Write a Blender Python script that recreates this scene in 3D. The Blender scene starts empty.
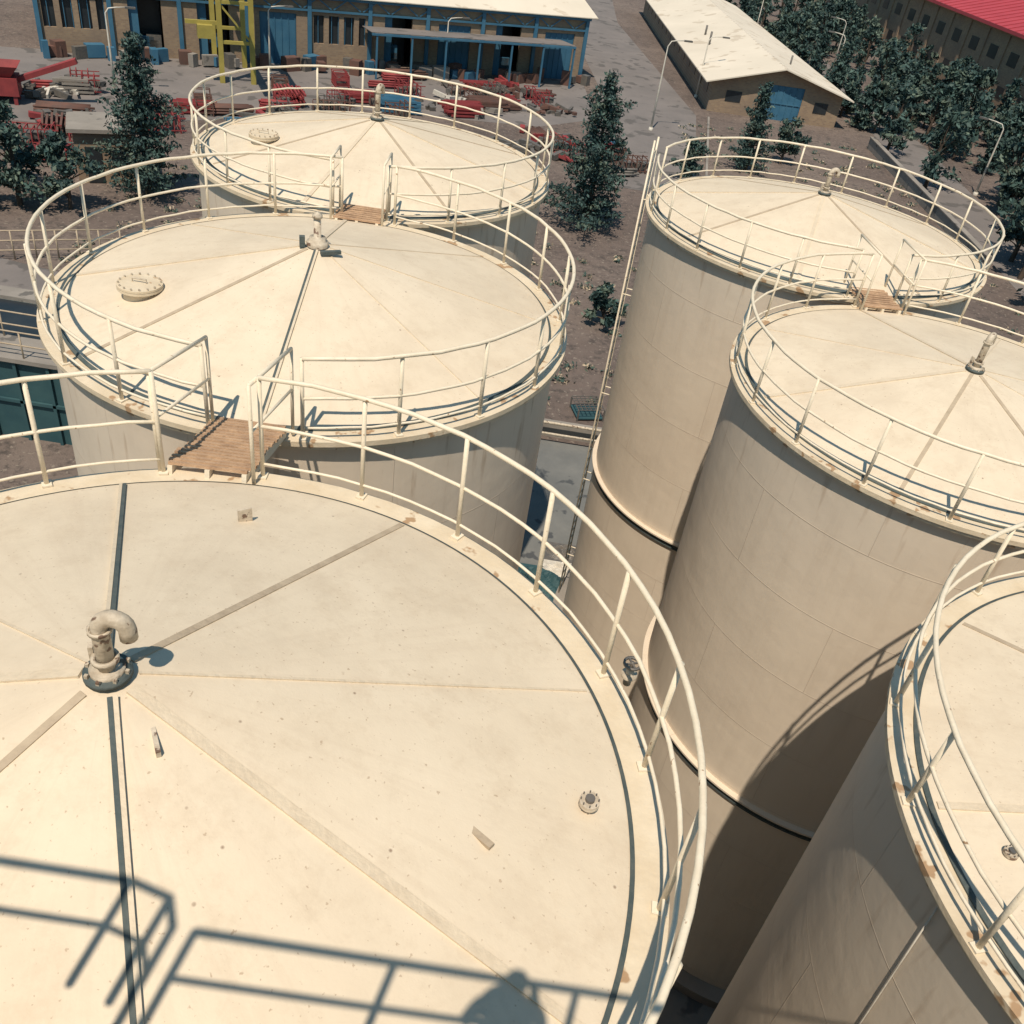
import bpy, math, random
import numpy as np
from mathutils import Vector, Matrix
random.seed(7); rng=np.random.default_rng(7)
S=bpy.context.scene; COL=S.collection
GZ=-14.0

# ---------------------------------------------------------------- materials
def new_mat(name):
    m=bpy.data.materials.new(name); m.use_nodes=True
    nt=m.node_tree; b=nt.nodes['Principled BSDF']
    return m,nt,b
def N(nt,t,**kw):
    n=nt.nodes.new(t)
    for k,v in kw.items():
        if k in n.inputs: n.inputs[k].default_value=v
        else: setattr(n,k,v)
    return n
def ramp(nt,src,stops):
    r=nt.nodes.new('ShaderNodeValToRGB'); e=r.color_ramp.elements
    while len(e)<len(stops): e.new(0.5)
    for i,(p,c) in enumerate(stops):
        e[i].position=p; e[i].color=(c[0],c[1],c[2],1) if not isinstance(c,(int,float)) else (c,c,c,1)
    nt.links.new(src,r.inputs[0]); return r
def mix(nt,fac,a,b,mode='MIX'):
    m=nt.nodes.new('ShaderNodeMix'); m.data_type='RGBA'; m.blend_type=mode
    for k,v in ((0,fac),(6,a),(7,b)):
        if isinstance(v,(int,float)): m.inputs[k].default_value=v
        elif isinstance(v,tuple): m.inputs[k].default_value=(v[0],v[1],v[2],1)
        else: nt.links.new(v,m.inputs[k])
    return m.outputs[2]
def noisy(name,c1,c2,scale=3,rough=.7,bump=.1,bscale=None,spots=None,spotc=(.2,.1,.05),metal=0):
    m,nt,b=new_mat(name)
    tc=N(nt,'ShaderNodeTexCoord')
    n=N(nt,'ShaderNodeTexNoise',Scale=scale,Detail=5,Roughness=.6); nt.links.new(tc.outputs['Object'],n.inputs['Vector'])
    r=ramp(nt,n.outputs['Fac'],[(.3,c1),(.7,c2)]); out=r.outputs[0]
    if spots:
        n3=N(nt,'ShaderNodeTexNoise',Scale=spots[0],Detail=3); nt.links.new(tc.outputs['Object'],n3.inputs['Vector'])
        r3=ramp(nt,n3.outputs['Fac'],[(spots[1],0),(spots[1]+.04,1)])
        out=mix(nt,r3.outputs[0],out,spotc)
    nt.links.new(out,b.inputs['Base Color'])
    b.inputs['Roughness'].default_value=rough; b.inputs['Metallic'].default_value=metal
    if bump:
        n2=N(nt,'ShaderNodeTexNoise',Scale=bscale or scale*4,Detail=3); nt.links.new(tc.outputs['Object'],n2.inputs['Vector'])
        bp=N(nt,'ShaderNodeBump',Strength=bump,Distance=.05); nt.links.new(n2.outputs['Fac'],bp.inputs['Height'])
        nt.links.new(bp.outputs[0],b.inputs['Normal'])
    return m

def roof_mat():
    m,nt,b=new_mat('cream_roof_paint'); L=nt.links.new
    tc=N(nt,'ShaderNodeTexCoord'); oi=N(nt,'ShaderNodeObjectInfo')
    va=N(nt,'ShaderNodeVectorMath',operation='ADD'); L(tc.outputs['Object'],va.inputs[0])
    vs=N(nt,'ShaderNodeVectorMath',operation='SCALE'); vs.inputs[0].default_value=(37,11,5); L(oi.outputs['Random'],vs.inputs['Scale']); L(vs.outputs[0],va.inputs[1])
    P=va.outputs[0]
    n=N(nt,'ShaderNodeTexNoise',Scale=.7,Detail=7,Roughness=.68); L(P,n.inputs['Vector'])
    c=ramp(nt,n.outputs['Fac'],[(.28,(.62,.52,.395)),(.5,(.71,.605,.465)),(.72,(.765,.66,.515))]).outputs[0]
    n2=N(nt,'ShaderNodeTexNoise',Scale=2.6,Detail=8,Roughness=.78); L(P,n2.inputs['Vector'])
    c=mix(nt,ramp(nt,n2.outputs['Fac'],[(.5,0),(.74,.55)]).outputs[0],c,(.52,.41,.29))
    n3=N(nt,'ShaderNodeTexVoronoi',Scale=4.2,feature='F1'); L(P,n3.inputs['Vector'])
    n4=N(nt,'ShaderNodeTexNoise',Scale=1.3,Detail=2); L(P,n4.inputs['Vector'])
    sp=ramp(nt,n3.outputs['Distance'],[(.03,1),(.07,0)]).outputs[0]
    gate=ramp(nt,n4.outputs['Fac'],[(.43,0),(.56,1)]).outputs[0]
    c=mix(nt,mix(nt,1.0,sp,gate,'MULTIPLY'),c,(.22,.14,.09))
    n5=N(nt,'ShaderNodeTexNoise',Scale=30,Detail=2); L(P,n5.inputs['Vector'])
    c=mix(nt,ramp(nt,n5.outputs['Fac'],[(.685,0),(.74,.75)]).outputs[0],c,(.40,.29,.19))
    sx=N(nt,'ShaderNodeSeparateXYZ'); L(tc.outputs['Object'],sx.inputs[0])
    at=N(nt,'ShaderNodeMath',operation='ARCTAN2'); L(sx.outputs[1],at.inputs[0]); L(sx.outputs[0],at.inputs[1])
    cb=N(nt,'ShaderNodeCombineXYZ'); a2=N(nt,'ShaderNodeMath',operation='MULTIPLY'); a2.inputs[1].default_value=9; L(at.outputs[0],a2.inputs[0]); L(a2.outputs[0],cb.inputs[0]); L(sx.outputs[2],cb.inputs[1]); L(oi.outputs['Random'],cb.inputs[2])
    n6=N(nt,'ShaderNodeTexNoise',Scale=1.6,Detail=5,Roughness=.7); L(cb.outputs[0],n6.inputs['Vector'])
    c=mix(nt,ramp(nt,n6.outputs['Fac'],[(.52,0),(.75,.4)]).outputs[0],c,(.58,.47,.35))
    ml=N(nt,'ShaderNodeMath',operation='MULTIPLY'); ml.inputs[1].default_value=8/math.tau; L(at.outputs[0],ml.inputs[0])
    fl=N(nt,'ShaderNodeMath',operation='FLOOR'); L(ml.outputs[0],fl.inputs[0])
    wn=N(nt,'ShaderNodeTexWhiteNoise',noise_dimensions='2D'); cx=N(nt,'ShaderNodeCombineXYZ'); L(fl.outputs[0],cx.inputs[0]); L(oi.outputs['Random'],cx.inputs[1]); L(cx.outputs[0],wn.inputs[0])
    c=mix(nt,ramp(nt,wn.outputs['Value'],[(0,0),(1,.2)]).outputs[0],c,(.62,.52,.40))
    L(c,b.inputs['Base Color']); b.inputs['Roughness'].default_value=.6
    bp=N(nt,'ShaderNodeBump',Strength=.3,Distance=.05); L(n.outputs['Fac'],bp.inputs['Height']); 
    bp2=N(nt,'ShaderNodeBump',Strength=.12,Distance=.01); L(n2.outputs['Fac'],bp2.inputs['Height']); L(bp.outputs[0],bp2.inputs['Normal']); L(bp2.outputs[0],b.inputs['Normal'])
    return m
def shell_mat():
    m,nt,b=new_mat('cream_shell_paint'); L=nt.links.new
    tc=N(nt,'ShaderNodeTexCoord'); sx=N(nt,'ShaderNodeSeparateXYZ'); L(tc.outputs['Object'],sx.inputs[0])
    at=N(nt,'ShaderNodeMath',operation='ARCTAN2'); L(sx.outputs[1],at.inputs[0]); L(sx.outputs[0],at.inputs[1])
    ml=N(nt,'ShaderNodeMath',operation='MULTIPLY'); ml.inputs[1].default_value=3.82; L(at.outputs[0],ml.inputs[0])
    cb=N(nt,'ShaderNodeCombineXYZ'); L(ml.outputs[0],cb.inputs[0]); L(sx.outputs[2],cb.inputs[1])
    br=N(nt,'ShaderNodeTexBrick'); br.inputs['Scale'].default_value=1.0; br.inputs['Brick Width'].default_value=4.0; br.inputs['Row Height'].default_value=1.5
    br.inputs['Mortar Size'].default_value=.011; br.inputs['Mortar Smooth'].default_value=.8
    br.inputs['Color1'].default_value=(.65,.555,.45,1); br.inputs['Color2'].default_value=(.68,.585,.475,1); br.inputs['Mortar'].default_value=(.56,.465,.37,1)
    L(cb.outputs[0],br.inputs['Vector'])
    st=N(nt,'ShaderNodeCombineXYZ'); m2=N(nt,'ShaderNodeMath',operation='MULTIPLY'); m2.inputs[1].default_value=.12; L(sx.outputs[2],m2.inputs[0])
    L(ml.outputs[0],st.inputs[0]); L(m2.outputs[0],st.inputs[1])
    n=N(nt,'ShaderNodeTexNoise',Scale=3.0,Detail=7,Roughness=.7); L(st.outputs[0],n.inputs['Vector'])
    c=mix(nt,ramp(nt,n.outputs['Fac'],[(.48,0),(.85,.55)]).outputs[0],br.outputs[0],(.50,.41,.32))
    n2=N(nt,'ShaderNodeTexNoise',Scale=.6,Detail=5); L(tc.outputs['Object'],n2.inputs['Vector'])
    c=mix(nt,ramp(nt,n2.outputs['Fac'],[(.4,0),(.75,.5)]).outputs[0],c,(.71,.615,.50))
    mr=N(nt,'ShaderNodeMapRange'); mr.inputs['From Min'].default_value=-2.2; mr.inputs['From Max'].default_value=-.2; L(sx.outputs[2],mr.inputs['Value'])
    n7=N(nt,'ShaderNodeTexNoise',Scale=7,Detail=4); L(st.outputs[0],n7.inputs['Vector'])
    fx=mix(nt,1.0,mr.outputs[0],ramp(nt,n7.outputs['Fac'],[(.57,0),(.75,.85)]).outputs[0],'MULTIPLY')
    c=mix(nt,fx,c,(.36,.25,.16))
    L(c,b.inputs['Base Color']); b.inputs['Roughness'].default_value=.55
    bp=N(nt,'ShaderNodeBump',Strength=.35,Distance=.12); L(n2.outputs['Fac'],bp.inputs['Height'])
    bp2=N(nt,'ShaderNodeBump',Strength=.4,Distance=.01); L(br.outputs['Fac'],bp2.inputs['Height']); L(bp.outputs[0],bp2.inputs['Normal']); L(bp2.outputs[0],b.inputs['Normal'])
    return m
M_roof=roof_mat(); M_shell=shell_mat()
M_lip=noisy('rusty_cream_lip',(.71,.61,.465),(.60,.49,.345),2.5,.6,.15,12,spots=(4,.61),spotc=(.40,.26,.15))
M_rail=noisy('rail_paint',(.80,.71,.57),(.70,.61,.47),6,.5,.1,30,spots=(14,.69),spotc=(.33,.21,.12))
M_dark=noisy('dark_teal_grey',(.05,.075,.08),(.10,.115,.11),8,.8,.2)
M_tape=noisy('brown_joint',(.38,.30,.215),(.50,.41,.30),6,.8,.2)
M_seam=noisy('weld_seam_paint',(.67,.57,.435),(.59,.49,.365),6,.6,.2)
M_pipe=noisy('weathered_pipe',(.64,.56,.45),(.38,.31,.23),9,.6,.2,30,spots=(12,.6),spotc=(.16,.10,.07))
M_wood=noisy('grating_boards',(.56,.37,.23),(.34,.21,.13),5,.8,.3,40)
M_steel=noisy('dark_steel',(.09,.09,.09),(.16,.14,.12),5,.5,.1)
M_white=noisy('white_paint',(.66,.62,.55),(.50,.46,.40),5,.5,.1)
M_concrete=noisy('concrete',(.30,.27,.24),(.21,.19,.17),.6,.9,.3,6,spots=(1.3,.62),spotc=(.13,.12,.11))
M_pad=noisy('stained_concrete',(.19,.19,.18),(.12,.125,.125),.5,.9,.3,6,spots=(1.1,.6),spotc=(.07,.075,.08))
M_asphalt=noisy('asphalt',(.15,.135,.13),(.21,.185,.175),.25,.9,.2,8,spots=(.6,.6),spotc=(.11,.10,.095))
M_red=noisy('red_paint',(.30,.045,.045),(.20,.03,.035),1.5,.7,.1)
M_orange=noisy('rusty_steel',(.16,.075,.055),(.10,.06,.05),1.5,.8,.1)
M_redroof=noisy('red_roof',(.46,.06,.08),(.38,.045,.06),.3,.6,.1)
M_blue=noisy('blue_paint',(.03,.12,.21),(.055,.16,.25),.8,.6,.1)
M_teal=noisy('teal_metal',(.02,.065,.08),(.035,.09,.10),.8,.7,.2)
M_yellow=noisy('yellow_paint',(.42,.34,.08),(.30,.25,.06),1,.6,.1)
M_wroof=noisy('white_roof',(.64,.57,.47),(.74,.66,.55),.15,.7,.1,3,spots=(.5,.6),spotc=(.56,.48,.38))
M_glass=noisy('dark_opening',(.012,.018,.024),(.03,.035,.04),.7,.4,0)
def brick_mat():
    m,nt,b=new_mat('tan_brick'); L=nt.links.new
    tc=N(nt,'ShaderNodeTexCoord'); mp=N(nt,'ShaderNodeMapping'); mp.inputs['Rotation'].default_value=(math.radians(90),0,0)
    L(tc.outputs['Object'],mp.inputs['Vector'])
    br=N(nt,'ShaderNodeTexBrick'); br.inputs['Scale'].default_value=1.6
    br.inputs['Color1'].default_value=(.33,.235,.15,1); br.inputs['Color2'].default_value=(.25,.175,.12,1); br.inputs['Mortar'].default_value=(.28,.23,.18,1)
    L(mp.outputs[0],br.inputs['Vector']); n=N(nt,'ShaderNodeTexNoise',Scale=.4,Detail=5); L(tc.outputs['Object'],n.inputs['Vector'])
    L(mix(nt,ramp(nt,n.outputs['Fac'],[(.4,0),(.7,.6)]).outputs[0],br.outputs[0],(.20,.15,.12)),b.inputs['Base Color']); b.inputs['Roughness'].default_value=.9
    return m
M_brick=brick_mat()
def ground_mat():
    m,nt,b=new_mat('dry_ground'); L=nt.links.new
    tc=N(nt,'ShaderNodeTexCoord')
    n=N(nt,'ShaderNodeTexNoise',Scale=.08,Detail=9,Roughness=.7); L(tc.outputs['Object'],n.inputs['Vector'])
    c=ramp(nt,n.outputs['Fac'],[(.3,(.095,.072,.064)),(.5,(.15,.115,.10)),(.7,(.215,.17,.145))]).outputs[0]
    n2=N(nt,'ShaderNodeTexNoise',Scale=1.6,Detail=8,Roughness=.8); L(tc.outputs['Object'],n2.inputs['Vector'])
    c=mix(nt,ramp(nt,n2.outputs['Fac'],[(.5,0),(.62,.8)]).outputs[0],c,(.06,.05,.046))
    n3=N(nt,'ShaderNodeTexNoise',Scale=4,Detail=3); L(tc.outputs['Object'],n3.inputs['Vector'])
    c=mix(nt,ramp(nt,n3.outputs['Fac'],[(.62,0),(.66,.7)]).outputs[0],c,(.28,.235,.195))
    L(c,b.inputs['Base Color']); b.inputs['Roughness'].default_value=.95
    bp=N(nt,'ShaderNodeBump',Strength=.6,Distance=.2); L(n2.outputs['Fac'],bp.inputs['Height']); L(bp.outputs[0],b.inputs['Normal'])
    return m
M_ground=ground_mat()
def leafm(name,c):
    m,nt,b=new_mat(name); g=N(nt,'ShaderNodeNewGeometry')
    r=ramp(nt,g.outputs['Random Per Island'],[(0,tuple(x*.6 for x in c)),(1,tuple(x*1.35 for x in c))])
    nt.links.new(r.outputs[0],b.inputs['Base Color']); b.inputs['Roughness'].default_value=.7; return m
M_leafA=leafm('foliage_dark',(.025,.058,.056)); M_leafB=leafm('foliage_mid',(.048,.09,.078)); M_leafC=leafm('foliage_light',(.09,.125,.095))
M_bark=noisy('bark',(.10,.07,.05),(.06,.045,.035),3,.9,.3)

# ---------------------------------------------------------------- mesh helpers
class MB:
    def __init__(s): s.v=[];s.f=[];s.m=[];s.sm=[]
    def add(s,vs,fs,mi=0,sm=False):
        o=len(s.v); s.v+=[tuple(p) for p in vs]; s.f+=[tuple(i+o for i in f) for f in fs]; s.m+=[mi]*len(fs); s.sm+=[sm]*len(fs)
    def box(s,c,sz,rz=0,mi=0,M=None):
        x,y,z=[a/2 for a in sz]; vs=[Vector((i*x,j*y,k*z)) for k in(-1,1) for j in(-1,1) for i in(-1,1)]
        R=M if M is not None else Matrix.Rotation(rz,3,'Z'); c=Vector(c)
        s.add([R@v+c for v in vs],[(0,2,3,1),(4,5,7,6),(0,1,5,4),(2,6,7,3),(0,4,6,2),(1,3,7,5)],mi)
    def tube(s,pts,r,seg=8,mi=0,closed=False,caps=True):
        pts=[Vector(p) for p in pts]; n=len(pts); vs=[];up=Vector((0,0,1)); rr=r if isinstance(r,(list,tuple)) else [r]*n
        for i,p in enumerate(pts):
            a=pts[(i-1)%n] if (closed or i>0) else p; b=pts[(i+1)%n] if (closed or i<n-1) else p
            t=(b-a).normalized(); u=up if abs(t.z)<.95 else Vector((1,0,0))
            x=t.cross(u).normalized(); y=x.cross(t).normalized()
            if i>0 and not closed:
                px=(vs[-seg]-pts[i-1]).normalized(); x=(px-t*px.dot(t)).normalized(); y=x.cross(t).normalized()
            for k in range(seg):
                q=math.tau*k/seg; vs.append(p+(x*math.cos(q)+y*math.sin(q))*rr[i])
        fs=[]
        for i in range(n if closed else n-1):
            j=(i+1)%n
            for k in range(seg): k2=(k+1)%seg; fs.append((i*seg+k,i*seg+k2,j*seg+k2,j*seg+k))
        if not closed and caps: fs+=[tuple(range(seg-1,-1,-1)),tuple((n-1)*seg+k for k in range(seg))]
        s.add(vs,fs,mi,True)
    def lathe(s,prof,seg=96,c=(0,0,0),mi=0,sm=True,close=False):
        vs=[];n=len(prof)
        for r,z in prof:
            for k in range(seg): q=math.tau*k/seg; vs.append((c[0]+r*math.cos(q),c[1]+r*math.sin(q),c[2]+z))
        fs=[]
        for i in range(n if close else n-1):
            j=(i+1)%n
            for k in range(seg): k2=(k+1)%seg; fs.append((i*seg+k,i*seg+k2,j*seg+k2,j*seg+k))
        s.add(vs,fs,mi,sm)
    def obj(s,name,mats,parent=None,loc=(0,0,0),rz=0):
        me=bpy.data.meshes.new(name); me.from_pydata(s.v,[],s.f)
        for m in (mats if isinstance(mats,(list,tuple)) else [mats]): me.materials.append(m)
        me.polygons.foreach_set('material_index',s.m); me.polygons.foreach_set('use_smooth',s.sm); me.update()
        o=bpy.data.objects.new(name,me); COL.objects.link(o); o.location=loc; o.rotation_euler=(0,0,rz)
        if parent: o.parent=parent
        return o
def empty(name,loc=(0,0,0),rz=0):
    o=bpy.data.objects.new(name,None); o.empty_display_size=.5; COL.objects.link(o); o.location=loc; o.rotation_euler=(0,0,rz); return o
def sharp(o,ang=35):
    o.data.set_sharp_from_angle(angle=math.radians(ang))

# ---------------------------------------------------------------- tanks
def gooseneck(b,c,h=.5,r=.055,ang=0,w=.085):
    x,y,z=c; dx,dy=math.cos(ang),math.sin(ang)
    pts=[(x,y,z-.05),(x,y,z+h-w)]
    for i in range(1,9):
        a=math.pi*i/8; pts.append((x+dx*(w-w*math.cos(a)),y+dy*(w-w*math.cos(a)),z+h-w+w*math.sin(a)))
    pts.append((x+dx*2*w,y+dy*2*w,z+h-w-.07))
    b.tube(pts,r,14,0)
    b.lathe([(.0,.04),(.15,.04),(.15,.0),(.0,0)],20,(x,y,z-.0),1); b.lathe([(0,.065),(.11,.065),(.11,.04)],20,(x,y,z+.0),0)
    b.lathe([(r+.005,.0),(r+.03,.0),(r+.03,.03),(r+.005,.03)],16,(x,y,z+.13),0,close=True)
    b.lathe([(r+.005,.0),(r+.02,.0),(r+.02,.025),(r+.005,.025)],16,(x,y,z+h-w-.03),0,close=True)
    b.box((x-.10,y+.03,z+.13),(.03,.05,.16),.3,0)
    for k in range(8):
        q=math.tau*k/8; b.box((x+.13*math.cos(q),y+.13*math.sin(q),z+.05),(.022,.022,.035),0,0)
def make_tank(cx,cy,z,R,hA,hr,gates=(),vent=('goose',0),seams=None,seam0=90,manholes=(),nposts=24,railr=.027,ring=True):
    T=empty('storage_tank',(cx,cy,0)); Rw=R-.14
    b=MB(); b.lathe([(Rw,GZ),(Rw,z-.05)],128)
    b.obj('shell',M_shell,T)
    b=MB(); Rc=R-.27; b.lathe([(Rc,z+.03)]+[(Rc*(1-t),z+.03+(hA-.03)*t) for t in (.25,.5,.75,.94)]+[(.02,z+hA-.03)],128)
    b.obj('roof_cone',M_roof,T)
    b=MB(); b.lathe([(Rc-.05,z),(R,z),(R,z-.07),(Rw,z-.07)],160,mi=0)
    b.lathe([(Rw+.02,z-.07),(R-.03,z-.07),(R-.03,z-.13),(Rw+.02,z-.13)],128,mi=0)
    b.lathe([(Rc-.02,z+.043),(Rc+.02,z+.02),(Rc+.02,z-.0)],160,mi=1)  # dark sealant groove where the cone meets the lip
    o=b.obj('roof_lip',[M_lip,M_dark],T); sharp(o)
    b=MB()
    if ring:
        zz=-7.6; b.lathe([(Rw-.01,zz),(Rw+.09,zz),(Rw+.09,zz-.05),(Rw+.03,zz-.05),(Rw+.03,zz-.16),(Rw+.06,zz-.16),(Rw+.06,zz-.20),(Rw-.01,zz-.2)],128,mi=1)  # dark band below the plate: rubber, with shade put into its colour
        b.lathe([(Rw-.01,zz+.02),(Rw+.12,zz+.02),(Rw+.12,zz-.02),(Rw-.01,zz-.02)],128,mi=0)
    b.lathe([(Rw-.01,GZ+.3),(Rw+.35,GZ+.3),(Rw+.35,GZ)],96,mi=2)
    o=b.obj('base_and_girder',[M_shell,M_dark,M_concrete],T); sharp(o)
    b=MB(); sl=math.atan2(hA-.03,Rc)
    if seams is None:
        seams=[(seam0+45*k+random.uniform(-3,3),'tape' if k%2 else 'ridge') for k in range(8)]
    for a,kd in seams:
        a=math.radians(a); r0=.18;r1=Rc-.05
        zc=lambda r:z+.03+(hA-.03)*(1-r/Rc)
        mi,w,th={'dark':(1,.032,.028),'tape':(2,.06,.010),'ridge':(0,.075,.020),'thin':(0,.022,.012)}[kd]  # dark: narrow dark strip along the joint, next to a raised bar
        rm=(r0+r1)/2; Mx=Matrix.Rotation(a,3,'Z')@Matrix.Rotation(sl,3,'Y')
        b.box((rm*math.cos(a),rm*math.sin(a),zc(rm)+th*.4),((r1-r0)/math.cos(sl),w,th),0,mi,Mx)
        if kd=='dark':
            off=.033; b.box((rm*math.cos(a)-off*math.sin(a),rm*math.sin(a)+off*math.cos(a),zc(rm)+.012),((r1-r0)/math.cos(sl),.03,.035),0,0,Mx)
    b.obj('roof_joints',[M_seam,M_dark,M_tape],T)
    b=MB(); Rr=R-.07
    def ingap(q): return any(abs((q-g+180)%360-180)<hw for g,hw in gates)
    arcs=[];cur=[]; start=(gates[0][0]+gates[0][1]+.01) if gates else 0
    for i in range(361):
        q=start+i
        if gates and ingap(q):
            if len(cur)>1: arcs.append(cur)
            cur=[]
        else: cur.append(q)
    if len(cur)>1: arcs.append(cur)
    for A in arcs:
        qs=np.linspace(A[0],A[-1],max(3,int((A[-1]-A[0])/4))); full=not gates
        for hh,rr in ((hr,railr),(hr*.52,railr*.75),(.16,railr*.6)):
            b.tube([(Rr*math.cos(math.radians(q)),Rr*math.sin(math.radians(q)),z+hh+random.uniform(-.008,.008)) for q in (qs[:-1] if full else qs)],rr,8,0,closed=full)
        m=max(2,round((A[-1]-A[0])/(360/nposts)))
        for i in range(m+1):
            q=math.radians(A[0]+(A[-1]-A[0])*i/m+(random.uniform(-1,1) if 0<i<m else 0)); jx=random.uniform(-.02,.02)
            b.tube([(Rr*math.cos(q),Rr*math.sin(q),z-.01),((Rr+jx)*math.cos(q),(Rr+jx)*math.sin(q),z+hr)],railr*.95,8,0)
            b.box((Rr*math.cos(q),Rr*math.sin(q),z+.012),(.11,.09,.02),q,0)
    b.obj('guard_railing',M_rail,T)
    b=MB()
    if vent[0]=='goose': gooseneck(b,(0,0,z+hA-.02),vent[2] if len(vent)>2 else .6,.055 if len(vent)<4 else vent[3],vent[1])
    else:
        b.lathe([(0,.42),(.055,.42),(.055,.1),(.12,.1),(.12,.04),(.16,.04),(.16,-.03)],20,(0,0,z+hA),0)
        b.lathe([(0,.48),(.075,.43),(.075,.39),(.04,.39)],16,(0,0,z+hA),0); b.box((.25,-.2,z+hA-.02),(.3,.06,.05),.5,1); b.box((-.2,-.1,z+hA+.04),(.08,.08,.16),.3,1)
    b.obj('vent_pipe',[M_pipe,M_dark],T)
    for (mx,my) in manholes:
        b=MB(); r=math.hypot(mx,my); zz=z+.03+(hA-.03)*(1-r/Rc)
        b.lathe([(.24,-.12),(.24,.08),(.31,.08),(.31,.115),(.0,.115)],32,(mx,my,zz),0); b.lathe([(.31,.12),(.31,.15),(.0,.155)],32,(mx,my,zz),0)
        for k in range(16):
            q=math.tau*k/16; b.tube([(mx+.28*math.cos(q),my+.28*math.sin(q),zz+.06),(mx+.28*math.cos(q),my+.28*math.sin(q),zz+.18)],.013,6,1)
        b.tube([(mx-.1,my,zz+.15),(mx-.1,my,zz+.21),(mx+.1,my,zz+.21),(mx+.1,my,zz+.15)],.011,6,1)
        o=b.obj('manhole_hatch',[M_lip,M_pipe],T); sharp(o)
    return T
def ang(ax,ay,bx,by): return math.degrees(math.atan2(by-ay,bx-ax))
A=(-2.37,3.74,.62,3.87); Mt=(-3.46,12.72,.17,3.88); K=(-4.25,20.5,.11,3.92)
B1=(6.02,21.9,-.35,4.02); B2=(7.16,14.0,-.42,3.88); C=(7.89,5.26,-.14,4.05); D=(8.7,-3.7,-.1,4.05)
brAM=-3.16; gA=math.degrees(math.atan2(3.8,brAM-A[0])); gM=math.degrees(math.atan2(-3.8,brAM-Mt[0]))
gMK=ang(Mt[0],Mt[1],K[0]+.6,K[1]); gKM=-math.degrees(math.atan2(3.8,.55))
gB=ang(B1[0],B1[1],B2[0],B2[1])
TA=make_tank(*A,1.13,1.18,gates=[(gA,7.2)],vent=('goose',.1,.50),nposts=22,railr=.025,
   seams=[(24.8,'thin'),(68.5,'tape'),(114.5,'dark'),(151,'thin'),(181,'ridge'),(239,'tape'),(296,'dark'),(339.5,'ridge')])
TM=make_tank(*Mt,.95,1.09,gates=[(gM,8),(gMK,7)],vent=('cap',0),manholes=[(-2.2,-1.2)],nposts=20,
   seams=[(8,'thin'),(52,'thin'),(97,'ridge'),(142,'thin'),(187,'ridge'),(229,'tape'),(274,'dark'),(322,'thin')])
TK=make_tank(*K,.88,1.04,gates=[(gKM,7)],vent=('goose',1.2,.66,.055),seam0=80,manholes=[(-2.2,-1.0)],nposts=20)
TB1=make_tank(*B1,.91,1.0,gates=[(gB,7),(165,5)],vent=('goose',.2,.55,.055),seam0=75,nposts=20)
TB2=make_tank(*B2,.68,1.1,gates=[(gB+180,7)],vent=('goose',.9,.6,.055),nposts=20,
   seams=[(15,'thin'),(60,'thin'),(105,'ridge'),(150,'thin'),(195,'ridge'),(240,'tape'),(285,'tape'),(330,'thin')])
TC=make_tank(*C,.7,1.0,seam0=90,nposts=20,ring=False)
TD=make_tank(*D,.7,1.0,seam0=90,nposts=20)
E=(-1.3,-4.85,4.62,4.2)
TE=make_tank(*E,.8,1.1,gates=[(87,20)],seam0=90)

def nozzle(P,T,c,s=1,rz=0):
    b=MB(); x,y,z=c
    b.lathe([(.06*s,-.1),(.06*s,.10*s),(.105*s,.10*s),(.105*s,.13*s),(0,.13*s)],20,(x,y,z),0); b.lathe([(0,.2*s),(.05*s,.2*s),(.05*s,.13*s)],14,(x,y,z),1)
    b.lathe([(.105*s,.135*s),(.105*s,.16*s),(0,.16*s)],20,(x,y,z),0)
    for k in range(8):
        q=math.tau*k/8; b.tube([(x+.09*s*math.cos(q),y+.09*s*math.sin(q),z+.07*s),(x+.09*s*math.cos(q),y+.09*s*math.sin(q),z+.19*s)],.008*s,6,1)
    o=b.obj(P,[M_pipe,M_steel],T); sharp(o); return o
nozzle('nozzle',TA,(.88-A[0],4.02-A[1],.74),.72); nozzle('nozzle',TC,(4.62-C[0],4.8-C[1],-.08),.6)
b=MB()
b.box((-1.94-A[0],3.40-A[1],1.53),(.03,.20,.16),.55,0); b.box((-1.90-A[0],3.43-A[1],1.475),(.10,.22,.02),.55,0)
b.obj('lifting_bracket',M_pipe,TA)
b=MB(); b.box((-2.42-A[0],6.39-A[1],1.0),(.13,.02,.16),.6,0); b.box((-2.42-A[0],6.36-A[1],.925),(.15,.09,.015),.6,0); b.obj('lifting_bracket',M_pipe,TA)
b=MB(); b.box((.10-A[0],3.52-A[1],.985),(.28,.05,.03),-.6,0); b.box((-.02-A[0],3.62-A[1],1.0),(.08,.03,.03),-.9,0); b.obj('metal_scrap',M_tape,TA)
b=MB(); vx,vy=1.22-A[0],5.5-A[1]
b.tube([(vx,vy,.55),(vx,vy,.74)],.035,10,0); b.lathe([(.06,-.01),(.08,-.01),(.08,.01),(.06,.01)],18,(vx,vy,.80),1,close=True); b.box((vx,vy,.80),(.14,.016,.016),.4,1); b.box((vx,vy,.80),(.016,.14,.016),.4,1); b.tube([(vx,vy,.74),(vx,vy,.82)],.014,8,1); b.lathe([(0,.03),(.07,.03),(.07,0)],16,(vx,vy,.65),0)
b.obj('valve',[M_pipe,M_steel],TA)

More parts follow.
